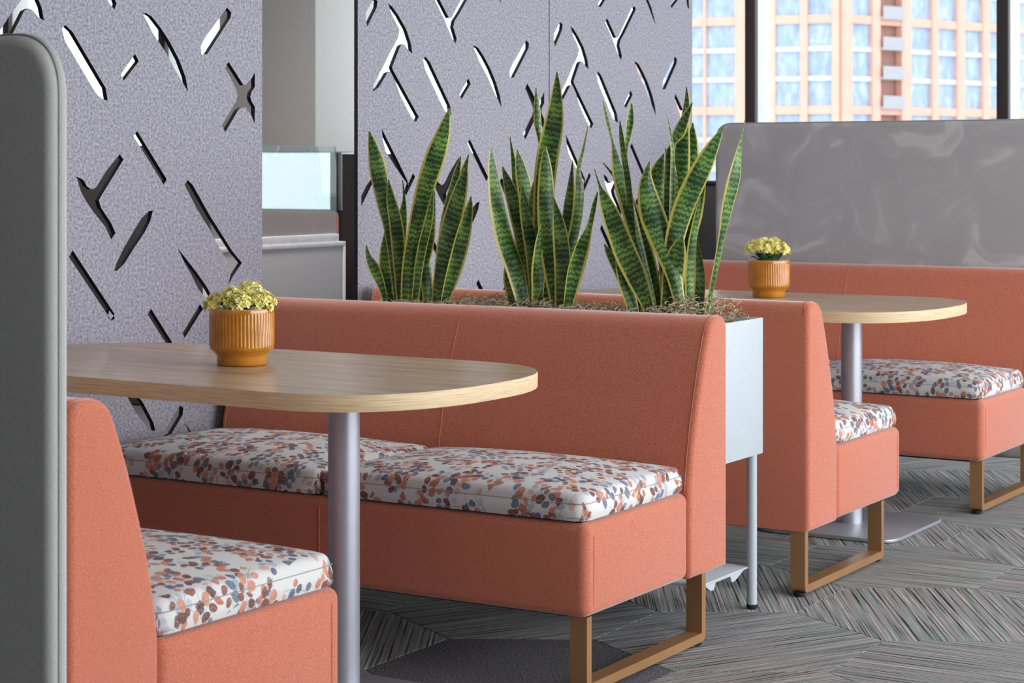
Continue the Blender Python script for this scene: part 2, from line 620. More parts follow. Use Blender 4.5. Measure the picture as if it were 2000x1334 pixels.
# slot outlines of one felt panel (metres; y from its right edge, z from the floor)
HOLES = {
'slash':[(-0.859,1.645),(-0.831,1.628),(-0.713,1.493),(-0.7,1.479),(-0.691,1.443),(-0.705,1.445),(-0.729,1.455),(-0.742,1.466),(-0.859,1.6),(-0.872,1.634)],
'dash':[(-0.579,1.58),(-0.563,1.56),(-0.625,1.502),(-0.638,1.518)],
'curve':[(-0.547,1.699),(-0.531,1.699),(-0.508,1.691),(-0.468,1.659),(-0.428,1.62),(-0.389,1.572),(-0.36,1.522),(-0.348,1.478),(-0.366,1.498),(-0.398,1.532),(-0.445,1.588),(-0.503,1.643),(-0.525,1.672)],
'dash4':[(-0.169,1.741),(-0.15,1.727),(-0.154,1.71),(-0.263,1.594),(-0.288,1.593),(-0.291,1.618),(-0.272,1.643)],
'X':[(-0.163,1.577),(-0.129,1.545),(-0.091,1.508),(-0.078,1.511),(-0.052,1.53),(-0.036,1.551),(-0.036,1.504),(-0.052,1.489),(-0.058,1.473),(-0.052,1.46),(-0.036,1.444),(-0.037,1.39),(-0.052,1.415),(-0.081,1.44),(-0.102,1.439),(-0.116,1.432),(-0.178,1.363),(-0.194,1.384),(-0.126,1.458),(-0.119,1.477),(-0.126,1.495),(-0.178,1.557)],
'S6':[(-0.57,1.36),(-0.585,1.345),(-0.457,1.206),(-0.443,1.221)],
'S7':[(-0.642,1.293),(-0.627,1.278),(-0.716,1.178),(-0.727,1.164),(-0.719,1.144),(-0.693,1.116),(-0.678,1.1),(-0.66,1.071),(-0.678,1.053),(-0.702,1.09),(-0.749,1.132),(-0.777,1.161),(-0.797,1.187),(-0.816,1.231),(-0.788,1.221),(-0.775,1.204),(-0.757,1.194),(-0.74,1.199),(-0.728,1.211),(-0.702,1.241),(-0.684,1.258)],
'lens':[(-0.503,1.132),(-0.52,1.13),(-0.551,1.111),(-0.588,1.071),(-0.63,1.022),(-0.657,0.984),(-0.665,0.965),(-0.654,0.964),(-0.624,0.983),(-0.588,1.021),(-0.539,1.069),(-0.514,1.102)],
'S9':[(-0.83,1.028),(-0.664,0.843),(-0.678,0.827),(-0.845,1.01)],
'S10':[(-0.35,1.219),(-0.328,1.204),(-0.252,1.114),(-0.146,1.003),(-0.099,0.964),(-0.146,0.921),(-0.166,0.898),(-0.153,0.93),(-0.156,0.948),(-0.187,0.994),(-0.208,1.016),(-0.255,1.075),(-0.308,1.132),(-0.365,1.205)],
'S11':[(-0.397,1.021),(-0.308,0.942),(-0.268,0.903),(-0.241,0.871),(-0.218,0.828),(-0.235,0.833),(-0.302,0.894),(-0.335,0.939),(-0.361,0.97)],
'S12':[(-0.511,0.849),(-0.413,0.737),(-0.429,0.724),(-0.526,0.833)],
'S13':[(-0.295,0.85),(-0.282,0.834),(-0.364,0.754),(-0.374,0.768)],
'blade':[(-0.62,0.616),(-0.576,0.612),(-0.545,0.581),(-0.501,0.519),(-0.493,0.496),(-0.507,0.496),(-0.539,0.519),(-0.576,0.557)],
'S14':[(-0.384,0.556),(-0.37,0.548),(-0.374,0.527),(-0.423,0.478),(-0.456,0.471),(-0.456,0.49)],
'S15':[(-0.368,0.508),(-0.351,0.49),(-0.277,0.41),(-0.294,0.403)],
'K':[(-1.087,1.814),(-1.064,1.806),(-1.024,1.777),(-0.977,1.733),(-0.949,1.687),(-0.939,1.651),(-0.961,1.66),(-0.985,1.679),(-0.997,1.68),(-1.013,1.673),(-1.062,1.599),(-1.056,1.588),(-0.9,1.433),(-0.917,1.414),(-0.937,1.426),(-0.977,1.465),(-1.013,1.505),(-1.04,1.549),(-1.072,1.583),(-1.091,1.578),(-1.118,1.55),(-1.141,1.527),(-1.177,1.511),(-1.172,1.533),(-1.149,1.562),(-1.11,1.603),(-1.072,1.65),(-1.024,1.701),(-1.017,1.729),(-1.04,1.754),(-1.064,1.779)],
'Y':[(-0.785,1.867),(-0.707,1.789),(-0.69,1.791),(-0.57,1.922),(-0.541,1.931),(-0.535,1.917),(-0.639,1.81),(-0.671,1.781),(-0.679,1.759),(-0.656,1.717),(-0.664,1.7),(-0.684,1.716),(-0.741,1.788),(-0.802,1.85)],
'dtl':[(-1.169,1.825),(-1.148,1.818),(-1.153,1.795),(-1.207,1.728),(-1.215,1.743),(-1.215,1.776)],
'top1':[(-0.797,1.97),(-0.777,1.961),(-0.835,1.909),(-0.857,1.905),(-0.857,1.923)],
'top2':[(-0.476,1.995),(-0.446,1.991),(-0.392,1.935),(-0.35,1.865),(-0.374,1.886),(-0.428,1.949)],
'top3':[(-0.126,2.021),(-0.114,2.005),(-0.202,1.947),(-0.215,1.958)],
'top4':[(-0.062,2.003),(-0.037,1.999),(-0.03,1.953),(-0.05,1.964)],
'lensL':[(-1.124,1.389),(-1.087,1.347),(-1.024,1.276),(-0.969,1.211),(-0.963,1.195),(-0.993,1.218),(-1.048,1.263),(-1.099,1.311),(-1.118,1.355)],
'dashL':[(-1.242,1.128),(-1.242,1.164),(-1.211,1.198),(-1.174,1.226),(-1.168,1.216)],
'dashM':[(-0.935,1.237),(-0.922,1.224),(-0.978,1.16),(-0.991,1.172)],
'low1':[(-0.685,0.854),(-0.662,0.832),(-0.675,0.824),(-0.692,0.837)],
}
LEAVES = {
    'A': [
        [(-1.317,5.04,1.369,0.0048),(-1.305,5.045,1.315,0.035),(-1.291,5.05,1.244,0.054),(-1.273,5.056,1.141,0.0428),(-1.256,5.06,1.061,0.0317),(-1.239,5.063,0.919,0.0206),(-1.23,5.064,0.84,0.019)],
        [(-1.34,5.056,1.015,0.0032),(-1.338,5.063,0.98,0.0192),(-1.321,5.07,0.94,0.0383),(-1.296,5.075,0.885,0.0255),(-1.283,5.077,0.837,0.0159)],
        [(-1.247,5.044,1.22,0.0032),(-1.239,5.046,1.157,0.0284),(-1.221,5.048,1.078,0.041),(-1.21,5.05,0.968,0.041),(-1.199,5.05,0.842,0.0347)],
        [(-1.257,5.136,1.216,0.0032),(-1.247,5.131,1.156,0.0112),(-1.248,5.127,1.1,0.032),(-1.255,5.122,1.012,0.0448),(-1.265,5.118,0.836,0.032)],
        [(-0.991,4.995,1.433,0.0046),(-1.015,4.999,1.359,0.0431),(-1.047,5.003,1.282,0.0618),(-1.087,5.006,1.182,0.0558),(-1.122,5.009,1.065,0.0467),(-1.146,5.011,0.955,0.0437),(-1.156,5.012,0.846,0.0375)],
        [(-1.098,5.075,1.197,0.0031),(-1.111,5.079,1.126,0.0314),(-1.129,5.084,1.031,0.0472),(-1.156,5.087,0.936,0.0442),(-1.17,5.088,0.841,0.0348)],
        [(-0.911,4.967,1.259,0.0046),(-0.93,4.972,1.213,0.0365),(-0.963,4.98,1.129,0.0611),(-0.996,4.986,1.037,0.0644),(-1.017,4.99,0.944,0.0554),(-1.034,4.991,0.851,0.0431)],
        [(-0.929,5.018,1.17,0.0046),(-0.937,5.011,1.121,0.0337),(-0.954,5.001,1.037,0.0521),(-0.978,4.995,0.945,0.0491),(-1.007,4.993,0.852,0.0277)],
        [(-1.037,5.13,1.291,0.0031),(-1.048,5.126,1.244,0.022),(-1.065,5.121,1.173,0.0315),(-1.088,5.116,1.063,0.0347),(-1.108,5.111,0.842,0.0284)],
        [(-0.984,5.091,1.295,0.0031),(-1.004,5.095,1.236,0.0234),(-1.027,5.1,1.158,0.0281),(-1.068,5.106,1.032,0.0314),(-1.102,5.109,0.842,0.0284)],
        [(-1.134,5.077,1.239,0.0031),(-1.144,5.075,1.173,0.0409),(-1.154,5.072,1.078,0.0504),(-1.164,5.071,0.984,0.0473),(-1.175,5.07,0.842,0.0378)],
        [(-1.317,5.125,1.055,0.0048),(-1.31,5.115,0.995,0.0321),(-1.299,5.108,0.931,0.0416),(-1.282,5.104,0.836,0.032)],
        [(-1.047,4.991,1.187,0.0031),(-1.069,5.002,1.097,0.0248),(-1.105,5.012,0.987,0.028),(-1.129,5.016,0.846,0.0203)],
        [(-1.171,5.104,1.077,0.0032),(-1.147,5.097,0.983,0.0347),(-1.134,5.094,0.905,0.041),(-1.13,5.093,0.842,0.0315)],
    ],
    'B': [
        [(-0.837,4.983,1.314,0.0061),(-0.831,4.988,1.252,0.0454),(-0.817,4.995,1.146,0.0696),(-0.792,4.999,1.04,0.0755),(-0.758,5.002,0.95,0.0693),(-0.734,5.003,0.846,0.0451)],
        [(-0.655,5.058,1.537,0.003),(-0.657,5.062,1.477,0.0301),(-0.669,5.068,1.387,0.0573),(-0.695,5.073,1.282,0.0666),(-0.712,5.078,1.161,0.0607),(-0.717,5.081,1.024,0.0547),(-0.718,5.083,0.842,0.0456)],
        [(-0.684,5.04,1.319,0.0045),(-0.679,5.034,1.252,0.0361),(-0.671,5.027,1.147,0.054),(-0.654,5.021,1.027,0.0628),(-0.639,5.019,0.938,0.0568),(-0.628,5.018,0.849,0.0418)],
        [(-0.737,5.077,1.492,0.003),(-0.735,5.079,1.442,0.0182),(-0.732,5.08,1.388,0.0228),(-0.726,5.082,1.327,0.0106),(-0.726,5.084,1.236,0.0152),(-0.729,5.089,0.841,0.0213)],
        [(-0.83,5.122,1.31,0.0031),(-0.815,5.121,1.252,0.04),(-0.793,5.12,1.159,0.0522),(-0.775,5.118,1.037,0.046),(-0.756,5.118,0.838,0.0337)],
        [(-0.864,5.136,1.349,0.0031),(-0.851,5.131,1.282,0.0139),(-0.84,5.126,1.205,0.0185),(-0.811,5.12,1.067,0.0246),(-0.787,5.116,0.837,0.0246)],
        [(-0.564,5.081,1.376,0.003),(-0.578,5.082,1.311,0.0105),(-0.593,5.083,1.252,0.018),(-0.588,5.083,1.191,0.039),(-0.594,5.084,1.116,0.0421),(-0.618,5.085,1.011,0.0391),(-0.646,5.086,0.844,0.0302)],
        [(-0.619,5.089,1.277,0.003),(-0.628,5.09,1.221,0.0241),(-0.639,5.091,1.131,0.0483),(-0.645,5.092,1.025,0.0514),(-0.657,5.093,0.843,0.0363)],
        [(-0.476,4.979,1.186,0.0029),(-0.489,4.981,1.149,0.0147),(-0.507,4.985,1.09,0.0191),(-0.534,4.987,1.031,0.0442),(-0.561,4.99,0.956,0.0502),(-0.583,4.991,0.852,0.0296)],
        [(-0.667,4.986,1.092,0.003),(-0.676,4.996,1.042,0.0329),(-0.684,5.007,0.967,0.0539),(-0.689,5.012,0.907,0.048),(-0.695,5.013,0.843,0.036)],
        [(-0.773,5.056,1.214,0.003),(-0.763,5.054,1.145,0.0304),(-0.745,5.052,1.07,0.0424),(-0.73,5.05,0.979,0.0393),(-0.723,5.049,0.843,0.0302)],
        [(-0.63,4.997,1.165,0.0045),(-0.61,4.996,1.088,0.0416),(-0.598,4.995,0.999,0.0534),(-0.598,4.995,0.925,0.0475),(-0.605,4.995,0.848,0.0356)],
        [(-0.67,4.992,0.893,0.0045),(-0.677,4.998,0.87,0.0239),(-0.681,5.001,0.84,0.0299)],
        [(-0.873,5.107,1.259,0.0031),(-0.851,5.111,1.198,0.0339),(-0.827,5.116,1.128,0.0493),(-0.808,5.121,1.021,0.0431),(-0.793,5.125,0.836,0.0308)],
        [(-0.781,4.982,0.996,0.0045),(-0.777,4.993,0.935,0.0362),(-0.769,4.998,0.89,0.0422),(-0.763,4.999,0.842,0.0392)],
        [(-0.732,5.082,1.252,0.003),(-0.745,5.087,1.175,0.0366),(-0.751,5.091,1.084,0.0457),(-0.75,5.096,0.84,0.0366)],
    ],
    'C': [
        [(-0.517,5.088,1.45,0.003),(-0.5,5.086,1.393,0.0134),(-0.482,5.083,1.333,0.0104),(-0.468,5.081,1.289,0.0297),(-0.45,5.079,1.229,0.0504),(-0.42,5.077,1.133,0.0502),(-0.381,5.074,1.001,0.0412),(-0.342,5.073,0.85,0.0293)],
        [(-0.454,5.074,1.392,0.003),(-0.448,5.074,1.348,0.0163),(-0.44,5.073,1.296,0.0192),(-0.421,5.072,1.178,0.0236),(-0.394,5.071,0.848,0.0236)],
        [(-0.427,5.093,1.441,0.0059),(-0.434,5.097,1.392,0.0223),(-0.443,5.1,1.348,0.0178),(-0.453,5.104,1.289,0.0119),(-0.442,5.111,1.147,0.0208),(-0.408,5.117,0.845,0.0238)],
        [(-0.481,4.971,1.251,0.0029),(-0.465,4.975,1.2,0.0088),(-0.453,4.977,1.171,0.0292),(-0.428,4.98,1.113,0.0525),(-0.388,4.984,1.019,0.0668),(-0.349,4.986,0.94,0.0608),(-0.314,4.987,0.853,0.0318)],
        [(-0.531,5.113,1.27,0.003),(-0.493,5.112,1.229,0.012),(-0.468,5.111,1.192,0.0328),(-0.437,5.109,1.118,0.0505),(-0.396,5.107,1.015,0.0503),(-0.369,5.107,0.934,0.0414),(-0.352,5.106,0.844,0.0295)],
        [(-0.495,5.054,1.034,0.003),(-0.477,5.057,1.0,0.0237),(-0.453,5.061,0.956,0.0325),(-0.426,5.063,0.905,0.0413),(-0.4,5.064,0.848,0.0353)],
        [(-0.392,4.989,1.091,0.0029),(-0.407,4.99,1.04,0.0146),(-0.409,4.99,0.989,0.0262),(-0.391,4.991,0.924,0.0378),(-0.367,4.991,0.854,0.0348)],
        [(-0.318,4.998,1.273,0.0029),(-0.325,4.996,1.237,0.0232),(-0.324,4.994,1.194,0.0492),(-0.303,4.991,1.122,0.0721),(-0.266,4.989,1.036,0.0632),(-0.234,4.987,0.951,0.043),(-0.214,4.986,0.857,0.0286)],
        [(-0.347,5.144,1.296,0.003),(-0.36,5.138,1.244,0.0445),(-0.36,5.132,1.177,0.0622),(-0.34,5.125,1.089,0.0561),(-0.326,5.119,0.971,0.0442),(-0.32,5.117,0.845,0.0324)],
        [(-0.268,5.131,1.487,0.0029),(-0.266,5.128,1.442,0.0176),(-0.272,5.123,1.376,0.0294),(-0.279,5.117,1.281,0.0499),(-0.284,5.111,1.178,0.0528),(-0.293,5.106,1.031,0.044),(-0.299,5.104,0.847,0.0352)],
        [(-0.202,5.034,1.438,0.0029),(-0.222,5.035,1.403,0.0231),(-0.246,5.037,1.356,0.0347),(-0.269,5.039,1.317,0.0145),(-0.283,5.041,1.251,0.0203),(-0.292,5.046,0.853,0.0233)],
        [(-0.252,5.139,1.384,0.0029),(-0.254,5.136,1.332,0.0352),(-0.265,5.132,1.259,0.0617),(-0.285,5.128,1.171,0.0647),(-0.303,5.125,1.06,0.053),(-0.318,5.122,0.845,0.0354)],
        [(-0.105,5.026,1.365,0.0043),(-0.128,5.021,1.316,0.0371),(-0.159,5.015,1.251,0.06),(-0.197,5.01,1.173,0.0659),(-0.227,5.005,1.094,0.0603),(-0.246,5.002,1.007,0.0517),(-0.262,4.999,0.854,0.0374)],
        [(-0.037,5.026,1.389,0.0028),(-0.042,5.023,1.348,0.0071),(-0.051,5.02,1.294,0.0241),(-0.06,5.016,1.223,0.0481),(-0.079,5.012,1.145,0.0425),(-0.096,5.01,1.067,0.0255),(-0.111,5.008,0.996,0.0199),(-0.142,5.007,0.847,0.0157)],
        [(-0.17,5.05,1.23,0.0029),(-0.19,5.054,1.187,0.0346),(-0.215,5.059,1.121,0.0578),(-0.233,5.063,1.049,0.0551),(-0.245,5.068,0.851,0.0378)],
        [(-0.206,4.979,1.063,0.0057),(-0.224,4.986,1.022,0.0458),(-0.242,4.994,0.964,0.0632),(-0.251,4.999,0.906,0.0604),(-0.253,5.001,0.852,0.0518)],
        [(-0.183,5.026,1.051,0.0043),(-0.167,5.012,0.994,0.0314),(-0.159,5.003,0.938,0.0399),(-0.163,4.998,0.855,0.0371)],
        [(-0.181,5.042,1.18,0.0029),(-0.192,5.051,1.122,0.0231),(-0.21,5.061,1.042,0.0347),(-0.22,5.069,0.947,0.0406),(-0.221,5.072,0.848,0.0348)],
        [(-0.279,5.029,1.403,0.0029),(-0.271,5.032,1.353,0.0087),(-0.266,5.036,1.295,0.013),(-0.271,5.043,1.15,0.0203),(-0.277,5.049,0.854,0.0232)],
        [(-0.319,5.099,1.31,0.0029),(-0.304,5.102,1.237,0.0382),(-0.295,5.104,1.149,0.0499),(-0.3,5.107,1.002,0.0411),(-0.304,5.108,0.849,0.0323)],
    ],
}
# ------------------------------------------------------------------ the room
XL, XR, YB, YW, ZC = -11.0, 5.2, -3.0, 10.8, 2.95

floor = structure(box('floor', XL, XR, YB, YW, -0.06, -0.007, M['carpet_plain']))
ceiling = structure(box('ceiling', XL, XR, YB, YW + 0.3, ZC, ZC + 0.1, M['ceiling']))
structure(box('wall_left', XL - 0.15, XL, YB, YW + 0.3, -0.06, ZC, M['wall']))
structure(box('wall_near', XL, XR, YB - 0.15, YB, -0.06, ZC, M['wall_near']))
# window wall at the back: dark band under the glass
structure(box('wall_back', XL, XR, YW, YW + 0.25, -0.06, 0.975, M['dark_wall']))
# window wall on the aisle side
structure(box('wall_right', XR, XR + 0.2, YB, YW + 0.25, -0.06, 0.45, M['wall']))
structure(box('wall_right_light_block', XR, XR + 0.2, YB, 1.47, 0.45, ZC, M['wall_near']))  # added out of view to keep side light off the near end

# hexagonal carpet tiles, laid point up
HA, HW = 0.385, 0.667
hexpts = [(HA * math.cos(PI / 2 + k * PI / 3) * 0.998, HA * math.sin(PI / 2 + k * PI / 3) * 0.998) for k in range(6)]


def hex_mesh(mat):
    bm = bmesh.new()
    top = [bm.verts.new((x * 0.996, y * 0.996, 0.0)) for x, y in hexpts]
    mid = [bm.verts.new((x, y, -0.002)) for x, y in hexpts]
    bot = [bm.verts.new((x, y, -0.007)) for x, y in hexpts]
    bm.faces.new(top)
    for a, b in ((top, mid), (mid, bot)):
        for i in range(6):
            bm.faces.new((a[i], b[i], b[(i + 1) % 6], a[(i + 1) % 6]))
    bmesh.ops.recalc_face_normals(bm, faces=bm.faces)
    me = bpy.data.meshes.new('carpet_tile')
    bm.to_mesh(me); bm.free()
    me.materials.append(mat)
    return me


hex_striped, hex_plain = hex_mesh(M['carpet']), hex_mesh(M['carpet_plain'])
fixed = {(0, 0): -60, (-1, -2): None, (-1, -1): 60, (-2, -1): 60, (0, -2): 60, (0, -1): 0, (0, 2): -60, (0, 1): 0, (-1, 1): 0, (-1, 2): -60, (1, 1): 0, (-1, 4): -60, (0, 3): 0, (-1, 3): 0, (1, 0): -60}
rt = random.Random(5)
for j in range(-5, 9):
    for i in range(-5, 5):
        cx = 0.37 + i * HW + (HW / 2 if j % 2 else 0)
        cy = 5.40 + j * HA * 1.5
        ang = fixed.get((i, j), rt.choice((0, 60, -60, 0)))
        o = bpy.data.objects.new('carpet_tile', hex_plain if ang is None else hex_striped)
        COL.objects.link(o)
        o.parent = floor
        o.location = (cx, cy, 0)
        o.rotation_euler = (0, 0, math.radians(ang or 0))

# windows: posts of the back wall, backlit shade and side light painted as dark and pale faces, and the panes between
posts = [-10.29, -8.77, -7.235, -5.715, -4.19, -2.67, -1.15, 0.37, 1.89, 3.41, 4.93]
for k, x in enumerate(posts):
    w = structure(box('window_%d' % (k + 1), x, x + 0.066, YW - 0.02, YW + 0.02, 0.975, ZC, M['mullion'], bev=0.003))
    box('lit_side', x + 0.004, x + 0.068, YW + 0.02, YW + 0.19, 0.975, ZC, M['mullion_lit'], w, bev=0.003)
    nx = posts[k + 1] if k + 1 < len(posts) else XR
    box('pane', x + 0.07, nx - 0.002, YW + 0.18, YW + 0.19, 0.975, ZC, M['window_glass'], w)
for k, y in enumerate((1.47, 3.6, 5.8, 8.0, 10.2)):
    w = structure(box('window_%d' % (k + 20), XR, XR + 0.12, y, y + 0.07, 0.45, ZC, M['mullion'], bev=0.003))

# pale bulkhead hanging by the windows, charcoal low walls
structure(box('trim_1', -6.06, -5.28, 10.04, 10.74, 1.362, ZC, M['bulkhead'], bev=0.004))
structure(box('wall_low_back', -4.945, -3.62, 9.86, 9.98, 0, 1.345, M['dark_wall'], bev=0.004))
structure(box('wall_low_side', -8.4, -4.52, 8.0, 8.12, 0, 1.378, M['dark_wall'], bev=0.004))

# ------------------------------------------------------------------ felt panels with cut slots
PX, PT = -1.6, 0.015


def felt_panel(name, y_right, width, label, block_side=None):
    zt, zb = 2.5, 0.06
    root = thing(name, label, 'panel', (PX, y_right - width / 2, 0), 0, 'slotted felt panels')
    yl, yr = -width / 2, width / 2
    loops = [[(yl, zb), (yr, zb), (yr, zt), (yl, zt)]]
    for h in HOLES.values():
        pts = [(y + width / 2, z) for y, z in h]
        ys = [p[0] for p in pts]
        if min(ys) < yl + 0.012 or max(ys) > yr - 0.012:
            continue
        area = sum(pts[i - 1][0] * pts[i][1] - pts[i][0] * pts[i - 1][1] for i in range(len(pts)))
        if area > 0:
            pts = pts[::-1]
        loops.append(pts)
    flat = [p for l in loops for p in l]
    tris = tessellate_polygon([[Vector((p[0], p[1], 0)) for p in l] for l in loops])
    n = len(flat)
    verts = [(0, y, z) for y, z in flat] + [(-PT, y, z) for y, z in flat]
    faces = [tuple(t_) for t_ in tris] + [tuple(i + n for i in reversed(t_)) for t_ in tris]
    midx = [0] * len(faces)
    k = 0
    for l in loops:
        m = len(l)
        for i in range(m):
            a, b = k + i, k + (i + 1) % m
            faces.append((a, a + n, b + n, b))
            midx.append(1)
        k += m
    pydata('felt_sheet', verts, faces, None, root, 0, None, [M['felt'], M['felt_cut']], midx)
    box('floor_rail', -PT - 0.01, 0.012, yl + 0.02, yr - 0.02, 0.0, 0.075, M['black'], root, 0.003)
    box('ceiling_rail', -PT - 0.004, 0.004, yl, yr, 2.5, ZC, M['black'], root, 0.002)
    if block_side:
        box('dark_block', -PT - 0.03, 0.02, yr - 0.185, yr - 0.02, 0.0, 0.60, M['black'], root, 0.006)  # black block at the lower right end of the panel
    return root


felt_panel('felt_panel', 3.605, 1.255, 'grey slotted felt panel mostly hidden behind the near screen')
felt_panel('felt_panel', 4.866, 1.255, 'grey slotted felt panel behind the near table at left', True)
felt_panel('felt_panel', 6.635, 1.262, 'grey slotted felt panel behind the left and middle snake plants')
felt_panel('felt_panel', 7.890, 1.250, 'grey slotted felt panel nearest the windows, behind the right snake plant')

# ------------------------------------------------------------------ benches
BL = 1.56            # bench length
back_prof = [(0.0, 0.193), (0.224, 0.193), (0.226, 0.42), (0.214, 0.50), (0.196, 0.58), (0.172, 0.66), (0.146, 0.74), (0.118, 0.81), (0.104, 0.838), (0.086, 0.854), (0.062, 0.8615), (0.036, 0.862), (0.018, 0.858), (0.006, 0.847), (0.0, 0.828)]


def smooth_profile():
    fixed_ = back_prof[:3]
    arc_ = back_prof[2:]
    out = list(fixed_[:2])
    m = len(arc_)
    for i in range(m - 1):
        p0, p1, p2, p3 = (Vector(arc_[max(i - 1, 0)]), Vector(arc_[i]), Vector(arc_[i + 1]), Vector(arc_[min(i + 2, m - 1)]))
        for k in range(3):
            s = k / 3
            out.append(tuple(0.5 * (2 * p1 + (p2 - p0) * s + (2 * p0 - 5 * p1 + 4 * p2 - p3) * s * s + (3 * p1 - p0 - 3 * p2 + p3) * s ** 3)))
    out.append(arc_[-1])
    return out


SMOOTH = smooth_profile()


def bench(label, cx, yr, face, sled, group='coral upholstered booth benches', name='booth_bench', seams=True, BL=BL):
    """Local frame: centre of the rear edge at the origin, seat towards +y."""
    r = thing(name, label, 'bench', (cx, yr, 0), 0 if face > 0 else PI, group)
    h = BL / 2
    back = soft_slab('backrest', lambda d: offset_loop(SMOOTH, d), 'x', -h, h, 0.015, M['coral'], r)
    bm = bmesh.new()
    add_box(bm, -h + 0.002, h - 0.002, 0.2265, 0.770, 0.195, 0.418, 0.024, 5)
    seat = frombm('seat_base', bm, M['coral'], r, 50)
    box('dust_cover', -h + 0.05, h - 0.05, 0.03, 0.72, 0.186, 0.1945, M['under'], r)
    if seams:
        # centre seam of the backrest, end seams
        path = [(0.0, y + 0.0005, z) for y, z in back_prof[2:]]
        tube('centre_seam', path, 0.0016, M['coral_seam'], back, n=5)
        for s in (-1, 1):
            tube('end_seam', [(s * (h - 0.0165), y + (0.0006 if i < 9 else 0), z + (0.0006 if i > 7 else 0)) for i, (y, z) in enumerate(back_prof[2:])], 0.0015, M['coral_seam'], back, n=5)
        tube('front_seam', [(0.0, 0.7704, 0.22), (0.0, 0.7706, 0.39), (0.0, 0.757, 0.4135)], 0.0013, M['coral_seam'], seat, n=5)
        for s in (-1, 1):
            tube('side_seam', [(s * (h - 0.0016), 0.735, 0.222), (s * (h - 0.0014), 0.735, 0.388), (s * (h - 0.012), 0.70, 0.4125)], 0.0013, M['coral_seam'], seat, n=5)
    # flat-bar sled legs at both ends
    ya, yb = sled
    th, wd, zt = 0.023, 0.046, 0.1945
    outer = round_poly([(ya, zt), (ya, 0.012), (yb, 0.012), (yb, zt)], [0, 0.022, 0.022, 0], 5)
    inner = [(yb - th, zt), (yb - th, 0.012 + th), (ya + th, 0.012 + th), (ya + th, zt)]
    for s in (-1, 1):
        x1 = s * (h - 0.015)
        x0_ = x1 - s * wd
        loop = outer + inner
        n = len(outer)
        verts, faces = [], []
        # strip of quads between outer and inner outline
        inn = []
        for (y, z) in outer:
            inn.append((min(max(y, ya + th), yb - th), max(z, 0.012 + th) if z < zt - 0.001 else zt))
        for xx in (x0_, x1):
            for p in outer: verts.append((xx, p[0], p[1]))
            for p in inn: verts.append((xx, p[0], p[1]))
        for i in range(n - 1):
            faces.append((i, i + 1, n + i + 1, n + i))
            faces.append((2 * n + i, 3 * n + i, 3 * n + i + 1, 2 * n + i + 1))
            faces.append((i, 2 * n + i, 2 * n + i + 1, i + 1))
            faces.append((n + i, n + i + 1, 3 * n + i + 1, 3 * n + i))
        bm = bmesh.new()
        me = bpy.data.meshes.new('tmp')
        me.from_pydata(verts, [], faces)
        bm.from_mesh(me)
        bpy.data.meshes.remove(me)
        bmesh.ops.remove_doubles(bm, verts=bm.verts, dist=0.0003)
        leg = frombm('sled_leg', bm, M['bronze'], r, 30)
        for y in (ya + 0.014, yb - 0.014):
            o = lathe('foot_pad', [(0.015, 0.0), (0.0165, 0.003), (0.0165, 0.0125)], M['rubber'], leg, 14)
            o.location = ((x0_ + x1) / 2, y, 0)
    return r


CX = -BL / 2
B0L = 1.46
B0 = dict(x=-0.085 - B0L / 2, y=2.445)
bench('coral bench at the left edge, in front of the near table', B0['x'], B0['y'], 1, (0.03, 0.66), BL=B0L)
bench('large coral bench in the middle, backing onto the planter', CX, 4.834, -1, (0.103, 0.745))
bench('coral bench behind the planter, its back to the snake plants', CX, 5.388, 1, (0.008, 0.65))
bench('farthest coral bench, under the wide grey screen', CX, 7.762, -1, (0.10, 0.735))

# ------------------------------------------------------------------ seat cushions


